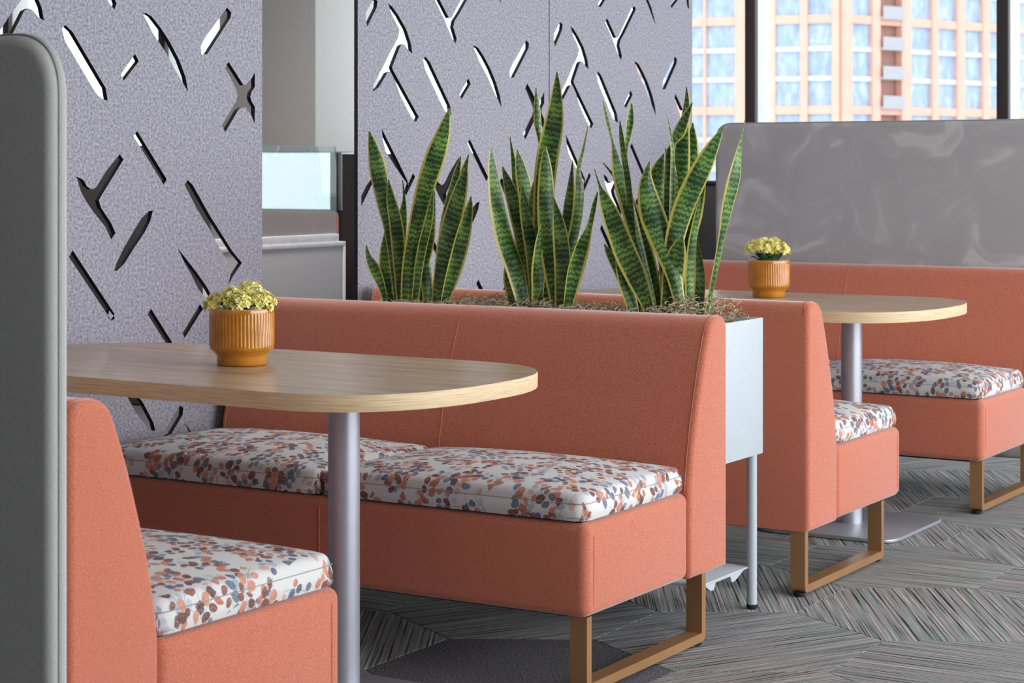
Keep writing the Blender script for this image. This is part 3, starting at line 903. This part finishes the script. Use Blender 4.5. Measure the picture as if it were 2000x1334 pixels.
def cushion(label, x, y, z, L, D, rz, uvo, tag=None):
    """Origin at the centre of the bottom."""
    root = thing('seat_cushion', label, 'cushion', (x, y, z), rz, 'leaf print seat cushions')
    hh, r = 0.062, 0.020
    arc = r * PI / 2

    def fold(s, ln):
        # s measured from 0..ln+2*(hh+..) ; returns position along axis and drop
        c_ = s - ln / 2
        a = abs(c_)
        sg = 1 if c_ >= 0 else -1
        if a <= ln / 2 - r:
            return c_, 0.0
        a -= ln / 2 - r
        if a <= arc:
            t_ = a / r
            return sg * (ln / 2 - r + r * math.sin(t_)), r * (1 - math.cos(t_))
        q = a - arc
        bulge = 0.006 * math.sin(PI * min(1, q / (hh - r)))
        return sg * (ln / 2 + bulge), r + q

    def samples(ln):
        ext = arc + hh - r - r
        ss = []
        n = 26
        for k in range(7): ss.append(-(hh - 2 * r + arc) + (hh - r) * k / 6 * 1.0 - 0.0)
        ss = [-(arc - r + hh - r) + (hh - r) * k / 5 for k in range(5)]
        ss += [r - arc + arc * k / 6 for k in range(6)]
        ss += [r + (ln - 2 * r) * k / n for k in range(n + 1)]
        return ss + [ln - s for s in reversed(ss[:11])]
    S, Tt = samples(L), samples(D)
    verts, uvs, faces = [], [], []
    rc = 0.035
    for s in S:
        X, dx = fold(s, L)
        for t_ in Tt:
            Y, dy = fold(t_, D)
            drop = max(dx, dy)
            # round the plan corners
            ax, ay = abs(X) - (L / 2 - rc), abs(Y) - (D / 2 - rc)
            X2, Y2 = X, Y
            if ax > 0 and ay > 0:
                m = max(ax, ay)
                l = math.hypot(ax, ay)
                X2 = math.copysign(L / 2 - rc + ax * m / l, X)
                Y2 = math.copysign(D / 2 - rc + ay * m / l, Y)
            crown = 0.030 * (1 - abs(2 * X / L) ** 3.0) * (1 - abs(2 * Y / D) ** 3.0) if drop < r else 0
            crown = max(crown, 0)
            verts.append((X2, Y2, hh - drop + crown + 0.004))
            uvs.append((s + uvo[0], t_ + uvo[1]))
    nt_ = len(Tt)
    for i in range(len(S) - 1):
        for j in range(nt_ - 1):
            a = i * nt_ + j
            faces.append((a, a + nt_, a + nt_ + 1, a + 1))
    pydata('cover', verts, faces, M['print'], root, 180, uvs)

    def ring(z_, out):
        hx, hy = L / 2 + out, D / 2 + out
        pts = round_poly([(-hx, -hy), (hx, -hy), (hx, hy), (-hx, hy)], [rc * 0.9] * 4, 6)
        return [(p[0], p[1], z_) for p in pts]
    tube('top_stitching', ring(hh - r + 0.003, 0.0006), 0.0011, M['stitch'], root, True, 5)
    tube('bottom_stitching', ring(0.012, 0.0022), 0.0011, M['stitch'], root, True, 5)
    box('base_cloth', -L / 2 + 0.012, L / 2 - 0.012, -D / 2 + 0.012, D / 2 - 0.012, 0.0, 0.008, M['under'], root)
    if tag:
        tx, ty = tag
        box('zip_tag', tx - 0.004, tx + 0.004, ty - 0.004, ty + 0.002, -0.012, 0.012, M['tag'], root)
    return root


CL, CD = 0.764, 0.534
for key, lab, cx, yr, face in (
        (0, 'bench at the left edge', B0['x'], B0['y'], 1), (1, 'large middle bench', CX, 4.834, -1),
        (2, 'bench behind the planter', CX, 5.388, 1), (3, 'farthest bench under the wide grey screen', CX, 7.762, -1)):
    cy = yr + face * (0.232 + CD / 2)
    for s, side in ((1, 'aisle-end'), (-1, 'inner')):
        cushion('leaf-print seat cushion on the %s, %s half' % (lab, side), cx + s * ((0.361 if key == 0 else 0.386) - 0.001), cy, 0.418, CL - (0.05 if key == 0 else 0), CD,
                0 if face > 0 else PI, (key * 1.7 + (0.6 if s > 0 else 0), key * 0.9), tag=(0.34, 0.262) if (key in (0, 2) and s > 0) else None)

# ------------------------------------------------------------------ tables
TZ, TT = 0.782, 0.036


def table(label, xe, yc, hw, colx, rz):
    xl = -1.53
    L = xe - xl
    root = thing('booth_table', label, 'table', (xe - L / 2, yc, 0), rz, 'oak booth tables')
    hl = L / 2
    pts = []
    cap, nn = 0.33, 2.5
    for sgn in (1, -1):
        for k in range(25):
            a = -PI / 2 + PI * k / 24
            ca, sa = math.cos(a), math.sin(a)
            X = (hl - cap) + cap * abs(ca) ** (2 / nn)
            Y = hw * math.copysign(abs(sa) ** (2 / nn), sa)
            if sgn < 0:
                X, Y = -X, -Y * 0.97
            pts.append((X, Y))
    top = prism('table_top', pts, 'z', TZ - 0.0025, TZ, M['oak'], root, 0.0008, 1)
    prism('core', [(x * 0.997, y * 0.997) for x, y in pts], 'z', TZ - TT + 0.001, TZ - 0.0025, M['oak'], root)
    # edge band
    v, f = [], []
    n = len(pts)
    for sc, z in ((1.0, TZ - TT), (1.0008, TZ - TT + 0.002), (1.0008, TZ - 0.003), (1.0, TZ - 0.0008), (0.9965, TZ - 0.0008), (0.9965, TZ - TT)):
        for x, y in pts:
            v.append((x * sc, y * sc, z))
    for i in range(6):
        for k in range(n):
            a, b = i * n + k, i * n + (k + 1) % n
            c_, d = ((i + 1) % 6) * n + (k + 1) % n, ((i + 1) % 6) * n + k
            f.append((a, b, c_, d))
    pydata('edge_band', v, f, M['oak_edge'], root, 50)
    for cxw in (colx, -1.42):
        lx = cxw - (xe - hl)
        col_ = lathe('column', [(0.0365, 0.014), (0.0365, TZ - TT - 0.006), (0.0365, TZ - TT - 0.001)], M['silver'], root, 40)
        col_.location = (lx, 0, 0)
        pw = 0.25 if cxw == colx else 0.13
        pl = round_poly([(lx - pw, -0.27), (lx + pw, -0.27), (lx + pw, 0.27), (lx - pw, 0.27)], [0.07] * 4, 6)
        prism('base_plate', pl, 'z', 0.003, 0.014, M['silver'], root, 0.002, 2)
        box('mounting_plate', lx - 0.1, lx + 0.1, -0.12, 0.12, TZ - TT - 0.006, TZ - TT, M['rubber'], root)
    return root


table('oak booth table nearest the camera, left of the middle bench', -0.028, 3.712, 0.402, -0.44, -0.022)
table('farther oak booth table, right of the planter', 0.030, 6.570, 0.45, -0.335, 0)

# ------------------------------------------------------------------ privacy screens


def screen(label, x0_, x1_, y0, y1, zt, rad, mesh):
    cx, cy = (x0_ + x1_) / 2, (y0 + y1) / 2
    root = thing('privacy_screen', label, 'screen', (cx, cy, 0), 0, 'grey mesh privacy screens')
    hw_, ht = (x1_ - x0_) / 2, (y1 - y0) / 2
    def outline(d):
        e = hw_ - 0.004 - d
        return round_poly([(-e, 0.104 + d), (e, 0.104 + d), (e, zt - 0.004 - d), (-e, zt - 0.004 - d)], [0.03, 0.03, rad * 1.4 - d, rad * 1.4 - d], 12)
    pts = round_poly([(-hw_, 0.10), (hw_, 0.10), (hw_, zt), (-hw_, zt)], [0.03, 0.03, rad * 1.4, rad * 1.4], 12)
    soft_slab('mesh_cover', outline, 'y', -ht, ht, 0.0215, mesh, root, 7)
    v, f = [], []
    n = len(pts)
    secs = []
    for k in range(8):
        a = 2 * PI * k / 8
        secs.append((0.0028 * math.cos(a), ht * 0.34 * math.sin(a)))
    for i, p in enumerate(pts):
        nx = 1 if abs(p[0]) > hw_ - rad else 0
        cxn, czn = p[0] * (1 - 0.006), p[1] - 0.0035 * (1 if p[1] > 0.5 else 0)
        d = Vector((p[0], p[1] - zt / 2)).normalized()
        for so, sy in secs:
            v.append((p[0] - d.x * (0.004 - so) if True else 0, sy, p[1] - d.y * (0.004 - so)))
    for i in range(n):
        for k in range(8):
            f.append((i * 8 + k, ((i + 1) % n) * 8 + k, ((i + 1) % n) * 8 + (k + 1) % 8, i * 8 + (k + 1) % 8))
    pydata('knitted_rim', v, f, M['mesh_rim'], root, 60)
    for sx in (-1, 1):
        box('foot', -0.42 + sx * 0.14 - 0.03, -0.42 + sx * 0.14 + 0.03, -ht * 0.7, ht * 0.7, 0.0, 0.115, M['rubber'], root, 0.003)
    return root


screen('dark grey mesh screen filling the left edge of the view', -1.56, -0.044, 2.366, 2.412, 1.477, 0.075, M['mesh_plain'])
screen('wide grey mesh screen behind the farthest bench, below the windows', -1.44, 0.02, 7.772, 7.818, 1.452, 0.055, M['mesh'])

# ------------------------------------------------------------------ planter with snake plants
PL = thing('metal_planter', 'pale blue metal planter box on legs between the two middle benches', 'planter', (-0.8, 5.027, 0))
px0, px1, py0, py1, pz0, pz1 = -0.53, 0.735, -0.183, 0.183, 0.442, 0.828
for nm, a in (('side_panel', (px0, px1, py0, py0 + 0.004)), ('side_panel', (px0, px1, py1 - 0.004, py1)), ('end_panel', (px0, px0 + 0.004, py0 + 0.004, py1 - 0.004)), ('end_panel', (px1 - 0.004, px1, py0 + 0.004, py1 - 0.004))):
    box(nm, a[0], a[1], a[2], a[3], pz0, pz1, M['planter'], PL, 0.0012, 2)
box('bottom_panel', px0 + 0.004, px1 - 0.004, py0 + 0.004, py1 - 0.004, pz0, pz0 + 0.004, M['planter'], PL)
box('soil', px0 + 0.006, px1 - 0.006, py0 + 0.006, py1 - 0.006, 0.72, 0.808, M['soil'], PL)
for sx in (-1, 1):
    for sy in (-1, 1):
        lg = lathe('leg', [(0.0145, 0.014), (0.0145, pz0)], M['planter'], PL, 20)
        lg.location = (px1 - 0.024 - (0.026 if sy < 0 else 0) if sx > 0 else px0 + 0.024, sy * (py1 - 0.024), 0)
        lathe('foot_cap', [(0.013, 0.0), (0.0155, 0.004), (0.0155, 0.014)], M['rubber'], lg, 16)
sh = box('lower_shelf', px0 + 0.035, px1 - 0.03, py0 + 0.02, py1 - 0.03, 0.116, 0.122, M['planter'], PL, 0.001)
for sx in (-1, 1):
    prism('shelf_bracket', [(-0.125, 0.116), (0.145, 0.116), (0.075, 0.092), (0.055, 0.092), (0.045, 0.110), (-0.05, 0.110), (-0.06, 0.092), (-0.08, 0.092)], 'x', (px1 if sx > 0 else px0) - sx * 0.05 - 0.012, (px1 if sx > 0 else px0) - sx * 0.05 + 0.012, M['planter'], sh)


def leaf_obj(path, parent, yaw, cup, twist):
    """A stiff blade: path of (x, y, z, width) from tip to base, cupped across."""
    pts = [Vector(p[:3]) for p in path]
    wd = [p[3] for p in path]
    b = pts[-1]
    pts.append(Vector((b.x, b.y, 0.79)) if b.z > 0.80 else b - Vector((0, 0, 0.02)))
    wd.append(wd[-1] * 0.9)
    # resample with Catmull-Rom
    rp, rw = [], []
    m = len(pts)
    for i in range(m - 1):
        p0, p1, p2, p3 = pts[max(i - 1, 0)], pts[i], pts[i + 1], pts[min(i + 2, m - 1)]
        w0, w1, w2, w3 = wd[max(i - 1, 0)], wd[i], wd[i + 1], wd[min(i + 2, m - 1)]
        for k in range(4):
            s = k / 4
            cr = lambda a, b_, c_, d: 0.5 * (2 * b_ + (c_ - a) * s + (2 * a - 5 * b_ + 4 * c_ - d) * s * s + (3 * b_ - a - 3 * c_ + d) * s ** 3)
            rp.append(cr(p0, p1, p2, p3)); rw.append(max(0.001, cr(w0, w1, w2, w3)))
    rp.append(pts[-1]); rw.append(wd[-1])
    acr = [-1, -0.86, -0.55, 0, 0.55, 0.86, 1]
    org = Vector(parent.location)
    verts, uvs, faces = [], [], []
    ln = 0.0
    n = len(rp)
    fr = []
    for i, p in enumerate(rp):
        if i: ln += (p - rp[i - 1]).length
        tt = i / (n - 1)
        d = (rp[min(i + 1, n - 1)] - rp[max(i - 1, 0)]).normalized()
        yw = yaw + twist * (1 - tt)
        side = Vector((math.cos(yw), math.sin(yw), 0))
        side = (side - d * side.dot(d)).normalized()
        nor = side.cross(d).normalized()
        fr.append((p, side, nor, ln))
    th = 0.0012
    for sgn in (1, -1):
        for i, (p, side, nor, l) in enumerate(fr):
            w = rw[i] / 2 * 1.04
            for a in acr:
                q = p + side * (a * w) + nor * (cup * w * (a * a) - sgn * th * (1 - a * a) * 1.0) - org
                verts.append(q)
                uvs.append((l, a))
    na = len(acr)
    for s in range(2):
        o_ = s * n * na
        for i in range(n - 1):
            for j in range(na - 1):
                a = o_ + i * na + j
                f_ = (a, a + 1, a + na + 1, a + na)
                faces.append(f_ if s else f_[::-1])
    o = pydata('leaf', verts, faces, M['leaf'], parent, 180, uvs)
    return o


rl = random.Random(11)
labels = {'A': 'snake plant nearest the felt gap, leftmost in the planter', 'B': 'middle snake plant in the planter', 'C': 'snake plant at the aisle end of the planter, widest of the three'}
for key, ls in LEAVES.items():
    bx = sum(l[-1][0] for l in ls) / len(ls)
    plant = thing('snake_plant', labels[key], 'plant', (bx, 5.05, 0.80), 0, 'snake plants in the metal planter')
    for path in ls:
        leaf_obj(path, plant, math.radians(31 + rl.uniform(-38, 38)), rl.uniform(0.15, 0.5) * rl.choice((1, 1, -1)), rl.uniform(-0.5, 0.5))

# curly dried moss on the soil
mv, mf = [], []
rm = random.Random(3)
for k in range(3600):
    bx, by = rm.uniform(-0.42, 0.700), rm.uniform(-0.16, 0.16)
    hmp = 0.048 + 0.022 * math.sin(bx * 9 + 1.3) * math.cos(by * 14) + 0.03 * math.exp(-((bx - 0.62) / 0.08) ** 2)
    edge = min(1.0, (0.183 - abs(by)) / 0.05)
    z = 0.812 + rm.uniform(0.0, 1) * max(0.012, hmp) * edge
    rad, ph, ln = rm.uniform(0.007, 0.02), rm.uniform(0, 6.28), rm.uniform(1.5, 4.5)
    tilt = rm.uniform(-0.9, 0.9)
    pts = []
    for i in range(7):
        a = ph + ln * i / 6
        rr = rad * (1 - 0.06 * i)
        pts.append((max(-0.522, min(0.728, bx + rr * math.cos(a))), max(-0.177, min(0.177, by + rr * math.sin(a) * math.cos(tilt))), max(0.801, z + rr * math.sin(a) * math.sin(tilt))))
    tube_geo(pts, 0.0013, False, 3, mv, mf)
moss = pydata('dried_moss', mv, mf, M['moss'], None, 60)
moss.location = (-0.8, 5.027, 0)
moss['kind'] = 'stuff'
moss['label'] = 'curly beige dried moss covering the soil of the planter'
moss['category'] = 'moss'

# ------------------------------------------------------------------ flower pots


def petal_flower():
    v, f, mi = [], [], []
    for k in range(5):
        a = k * 2 * PI / 5
        d = Vector((math.cos(a), math.sin(a), 0)); s = Vector((-math.sin(a), math.cos(a), 0)); z = Vector((0, 0, 1))
        b = len(v)
        v += [d * 0.0012, d * 0.005 + s * 0.0034 + z * 0.0012, d * 0.0088 + s * 0.0030 + z * 0.0024, d * 0.0102 + z * 0.0018, d * 0.0088 - s * 0.0030 + z * 0.0024, d * 0.005 - s * 0.0034 + z * 0.0012, d * 0.0055 + z * 0.0004]
        f += [(b, b + 1, b + 6), (b + 1, b + 2, b + 6), (b + 2, b + 3, b + 6), (b + 3, b + 4, b + 6), (b + 4, b + 5, b + 6), (b + 5, b, b + 6)]
        mi += [0] * 6
    for k in range(5):
        a = k * 2 * PI / 5 + 0.63
        d = Vector((math.cos(a), math.sin(a), 0)); s = Vector((-math.sin(a), math.cos(a), 0)); z = Vector((0, 0, 1))
        b = len(v)
        v += [d * 0.0008 + z * 0.0016, d * 0.0036 + s * 0.0026 + z * 0.0042, d * 0.0062 + s * 0.0014 + z * 0.0056, d * 0.0062 - s * 0.0014 + z * 0.0056, d * 0.0036 - s * 0.0026 + z * 0.0042]
        f += [(b, b + 1, b + 4), (b + 1, b + 2, b + 3, b + 4)]
        mi += [0] * 2
    b = len(v)
    for k in range(5):
        a = k * 2 * PI / 5 + 0.3
        v.append(Vector((math.cos(a) * 0.0022, math.sin(a) * 0.0022, 0.0012)))
    v.append(Vector((0, 0, 0.0034)))
    for k in range(5):
        f.append((b + k, b + (k + 1) % 5, b + 5)); mi.append(1)
    # short bud tube below
    b = len(v)
    for k in range(5):
        a = k * 2 * PI / 5
        v.append(Vector((math.cos(a) * 0.002, math.sin(a) * 0.002, 0.0)))
    v.append(Vector((0, 0, -0.008)))
    for k in range(5):
        f.append((b + (k + 1) % 5, b + k, b + 5)); mi.append(0)
    me = bpy.data.meshes.new('flower')
    me.from_pydata([tuple(p) for p in v], [], f)
    me.materials.append(M['petal']); me.materials.append(M['petal_core'])
    me.polygons.foreach_set('material_index', mi)
    return me


FLOWER = petal_flower()


def oval_leaf_mesh():
    v, f = [], []
    n = 8
    for i in range(n + 1):
        s = i / n
        w = 0.017 * math.sin(PI * min(1, 0.06 + s * 0.94)) ** 0.6
        zz = 0.02 * math.sin(s * 2.0)
        for a in (-1, -0.5, 0, 0.5, 1):
            v.append((s * 0.048, a * w, zz + 0.005 * a * a))
    for i in range(n):
        for j in range(4):
            a = i * 5 + j
            f.append((a, a + 5, a + 6, a + 1))
    me = bpy.data.meshes.new('leaf')
    me.from_pydata(v, [], f)
    me.materials.append(M['kleaf'])
    me.polygons.foreach_set('use_smooth', [True] * len(me.polygons))
    return me


KLEAF = oval_leaf_mesh()


def flower_pot(label, x, y, z, seed, clusters):
    root = thing('flower_pot', label, 'flower pot', (x, y, z), 0, 'amber ribbed flower pots')
    NR = 54
    NS = NR * 6
    prof = [(0.052, 0.0), (0.0585, 0.0015), (0.0600, 0.004), (0.0600, 0.021), (0.0615, 0.025), (0.0690, 0.0335), (0.0745, 0.038), (0.0768, 0.042), (0.0772, 0.046), (0.0772, 0.050), (0.0772, 0.122), (0.0772, 0.1255), (0.0772, 0.1275), (0.0772, 0.133), (0.0765, 0.1350), (0.0745, 0.1352), (0.0730, 0.1340), (0.0725, 0.112), (0.06, 0.110)]

    def mod(i, k):
        if i in (9, 10):
            return 0.0011 * (abs(math.cos(PI * k / 6)) * 2 - 1.25)
        return 0.0
    lathe('pot_body', prof, M['amber'], root, NS, mod, 50)
    lathe('rim_edge', [(0.0742, 0.1340), (0.0765, 0.1346), (0.0764, 0.1358), (0.0745, 0.1358)], M['amber_rim'], root, 60)
    lathe('potting_soil', [(0.071, 0.108), (0.071, 0.121), (0.03, 0.124)], M['soil'], root, 30)
    rr = random.Random(seed)
    for k in range(16):
        o = bpy.data.objects.new('leaf', KLEAF)
        COL.objects.link(o); o.parent = root
        a = k * 2 * PI / 16 * 1.0 + rr.uniform(-0.15, 0.15)
        r0 = rr.uniform(0.012, 0.032)
        o.location = (r0 * math.cos(a), r0 * math.sin(a), 0.122 + rr.uniform(0.0, 0.006))
        o.rotation_euler = (rr.uniform(-0.3, 0.3), rr.uniform(-0.45, -0.05), a)
        sc = rr.uniform(0.75, 1.05)
        o.scale = (sc, sc, sc)
    for (cx, cy, cz, rad, n) in clusters:
        for k in range(n):
            # spread over an upper half ball
            u = 1 - (k + 0.5) / n * 1.25
            a = k * 2.39996 + rr.uniform(-0.3, 0.3)
            rr_ = math.sqrt(max(0, 1 - u * u))
            d = Vector((rr_ * math.cos(a), rr_ * math.sin(a), u))
            d = (d + Vector((rr.uniform(-0.12, 0.12), rr.uniform(-0.12, 0.12), rr.uniform(-0.1, 0.1)))).normalized()
            o = bpy.data.objects.new('flower', FLOWER)
            COL.objects.link(o); o.parent = root
            o.location = Vector((cx, cy, cz)) + d * rad * rr.uniform(0.9, 1.08)
            o.rotation_euler = d.to_track_quat('Z', 'Y').to_euler()
            sc = rr.uniform(0.9, 1.2)
            o.scale = (sc, sc, sc)
        tube('stem', [(cx * 0.4, cy * 0.4, 0.118), (cx, cy, cz + rad * 0.6)], 0.0018, M['kleaf'], root, n=6)
    return root


flower_pot('amber ribbed pot of small yellow flowers on the near table', -0.764, 3.735, TZ, 2,
           [(-0.052, -0.030, 0.140, 0.029, 26), (-0.012, -0.024, 0.152, 0.031, 30), (0.022, -0.034, 0.142, 0.028, 26), (0.012, 0.018, 0.164, 0.032, 28), (0.050, 0.006, 0.144, 0.028, 24), (-0.024, 0.034, 0.150, 0.028, 20), (0.036, 0.042, 0.142, 0.026, 16)])
flower_pot('amber ribbed pot of small yellow flowers on the far table', -0.715, 6.715, TZ, 9,
           [(-0.040, -0.030, 0.172, 0.034, 30), (-0.004, -0.034, 0.180, 0.036, 32), (0.036, -0.012, 0.172, 0.036, 30), (0.006, 0.028, 0.180, 0.034, 24), (-0.034, 0.026, 0.172, 0.032, 20), (0.036, 0.034, 0.166, 0.030, 18)])

# ------------------------------------------------------------------ behind the panels: desk divider with glass, sofa, cabinet
dv = thing('desk_divider', 'low grey desk divider with a pale glass screen seen between the felt panels', 'divider', (-2.3, 5.84, 0))
dy0, dy1 = -0.40, 0.398
box('panel', -0.018, 0.018, dy0 + 0.016, dy1 - 0.016, 0.08, 0.962, M['divider'], dv, 0.002)
fr = box('frame_top', -0.022, 0.022, dy0, dy1, 0.955, 0.972, M['white_metal'], dv, 0.002)
for y in (dy0, dy1 - 0.014):
    box('frame_post', -0.022, 0.022, y, y + 0.014, 0.0, 0.955, M['white_metal'], dv, 0.002)
box('frame_bottom', -0.022, 0.022, dy0, dy1, 0.06, 0.085, M['white_metal'], dv, 0.002)
box('glass_clamp_rail', -0.014, 0.014, dy0 + 0.01, dy1 - 0.034, 0.972, 1.002, M['white_metal'], dv, 0.002)
box('glass_screen', -0.004, 0.004, dy0 + 0.02, dy1 - 0.036, 0.998, 1.338, M['milky_glass'], dv, 0.001)

sofa = bench('tall coral sofa back seen through the pale glass screen', -5.46, 9.35, -1, (0.06, 0.70), None, 'lounge_sofa', False)
sofa.scale = (1.12, 1.1, 1.17)

cb = thing('storage_cabinet', 'black storage cabinet beside the wide grey screen, under the windows', 'cabinet', (-2.12, 9.75, 0))
box('carcass', -0.34, 0.34, -0.20, 0.20, 0.04, 1.17, M['black'], cb, 0.003)
box('top_board', -0.35, 0.35, -0.215, 0.21, 1.17, 1.19, M['black'], cb, 0.003)
for s in (-1, 1):
    d = box('door', s * 0.17 - 0.165, s * 0.17 + 0.165, -0.216, -0.201, 0.06, 1.16, M['black'], cb, 0.002)
    box('handle', s * 0.03 - 0.006, s * 0.03 + 0.006, -0.236, -0.216, 0.55, 0.70, M['silver'], d, 0.002)
box('plinth', -0.32, 0.32, -0.18, 0.18, 0.0, 0.04, M['rubber'], cb)

# ------------------------------------------------------------------ outside
gr = structure(box('ground', -2600, 2600, 30, 2900, -62, -60, M['ground']))
tw = thing('apartment_tower', 'orange apartment tower with blue windows outside the back windows', 'building', (-73.32, 188.09, -60))
ZOFF = 60.0
Dr = Vector((0.3833, 0.9236, 0)); Dl = Vector((-0.9846, -0.1747, 0))


def facade_box(name, D, N, k0, k1, z0, z1, depth0, depth1, mat, parent):
    """A block on a facade: k along the wall, depth outward from the wall plane."""
    v = []
    for z in (z0, z1):
        for k, dd in ((k0, depth0), (k1, depth0), (k1, depth1), (k0, depth1)):
            p = D * k + N * dd
            v.append((p.x, p.y, z + ZOFF))
    bm = bmesh.new()
    vv = [bm.verts.new(p) for p in v]
    for f_ in ((0, 1, 2, 3), (4, 5, 6, 7), (0, 1, 5, 4), (1, 2, 6, 5), (2, 3, 7, 6), (3, 0, 4, 7)):
        bm.faces.new([vv[i] for i in f_])
    return frombm(name, bm, mat, parent, 0)


Nr = Vector((0.9236, -0.3833, 0)); Nl = Vector((0.1747, -0.9846, 0))
FL = 3.06
SP0 = 7.69           # top of one orange spandrel
zbase, ztop = SP0 - 9.18 * 3, SP0 + 9.18 * 3
# solid core so nothing shows through
core = [(-0.4, -0.4), tuple((Dr * 34 - Nr * 0.5)[:2]), tuple((Dr * 34 - Nr * 22)[:2]), tuple((Dl * 21.2 - Nl * 22)[:2]), tuple((Dl * 21.2 - Nl * 0.5)[:2]), tuple((-Nl * 0.5 - Nr * 0.5)[:2])]
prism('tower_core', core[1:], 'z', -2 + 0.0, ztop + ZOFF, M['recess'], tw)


def facade(D, N, openings, kend):
    """openings: list of (k0, k1, kind); everything between is an orange pier."""
    ks = [0.0]
    k = 0.0
    for (a, b, kind) in openings:
        facade_box('pier', D, N, k, a, zbase, ztop, -0.6, 0.35, M['brick'], tw)
        k = b
    facade_box('pier', D, N, k, kend, zbase, ztop, -0.6, 0.35, M['brick'], tw)
    rows = []
    for g in range(6):
        z0 = zbase + g * 9.18
        for (a, b, kind) in openings:
            facade_box('spandrel', D, N, a, b, z0 - 0.83, z0, -0.6, 0.22, M['brick'], tw)
            for q, (r0, r1) in enumerate(((0.0, 2.52), (3.03, 5.52), (6.03, 8.35))):
                if kind == 'w':
                    facade_box('window_pane', D, N, a, b, z0 + r0, z0 + r1, -0.4, -0.1, M['tower_glass'], tw)
                    if q < 2:
                        facade_box('floor_band', D, N, a, b, z0 + r1, z0 + r1 + 0.51, -0.4, 0.1, M['brick_band'], tw)
                else:
                    bal = facade_box('balcony', D, N, a, b, z0 + r0 - 0.25, z0 + r0 + 0.02, -0.45, 0.75, M['rail'], tw)
                    facade_box('balcony_rail', D, N, a + 0.02, b - 0.02, z0 + r0 + 0.02, z0 + r0 + 1.1, 0.66, 0.74, M['rail'], bal)


facade(Dr, Nr, [(1.46, 4.42, 'w'), (5.54, 8.72, 'b'), (10.1, 13.37, 'w'), (14.24, 17.26, 'w'), (18.39, 21.32, 'w'), (22.31, 24.97, 'w'), (26.23, 29.21, 'w')], 33.5)
facade(Dl, Nl, [(0.73, 3.24, 'w'), (3.98, 6.57, 'w'), (7.37, 9.52, 'w'), (10.76, 13.85, 'w'), (14.12, 16.04, 'w'), (16.87, 18.81, 'w'), (19.64, 21.0, 'w')], 21.5)
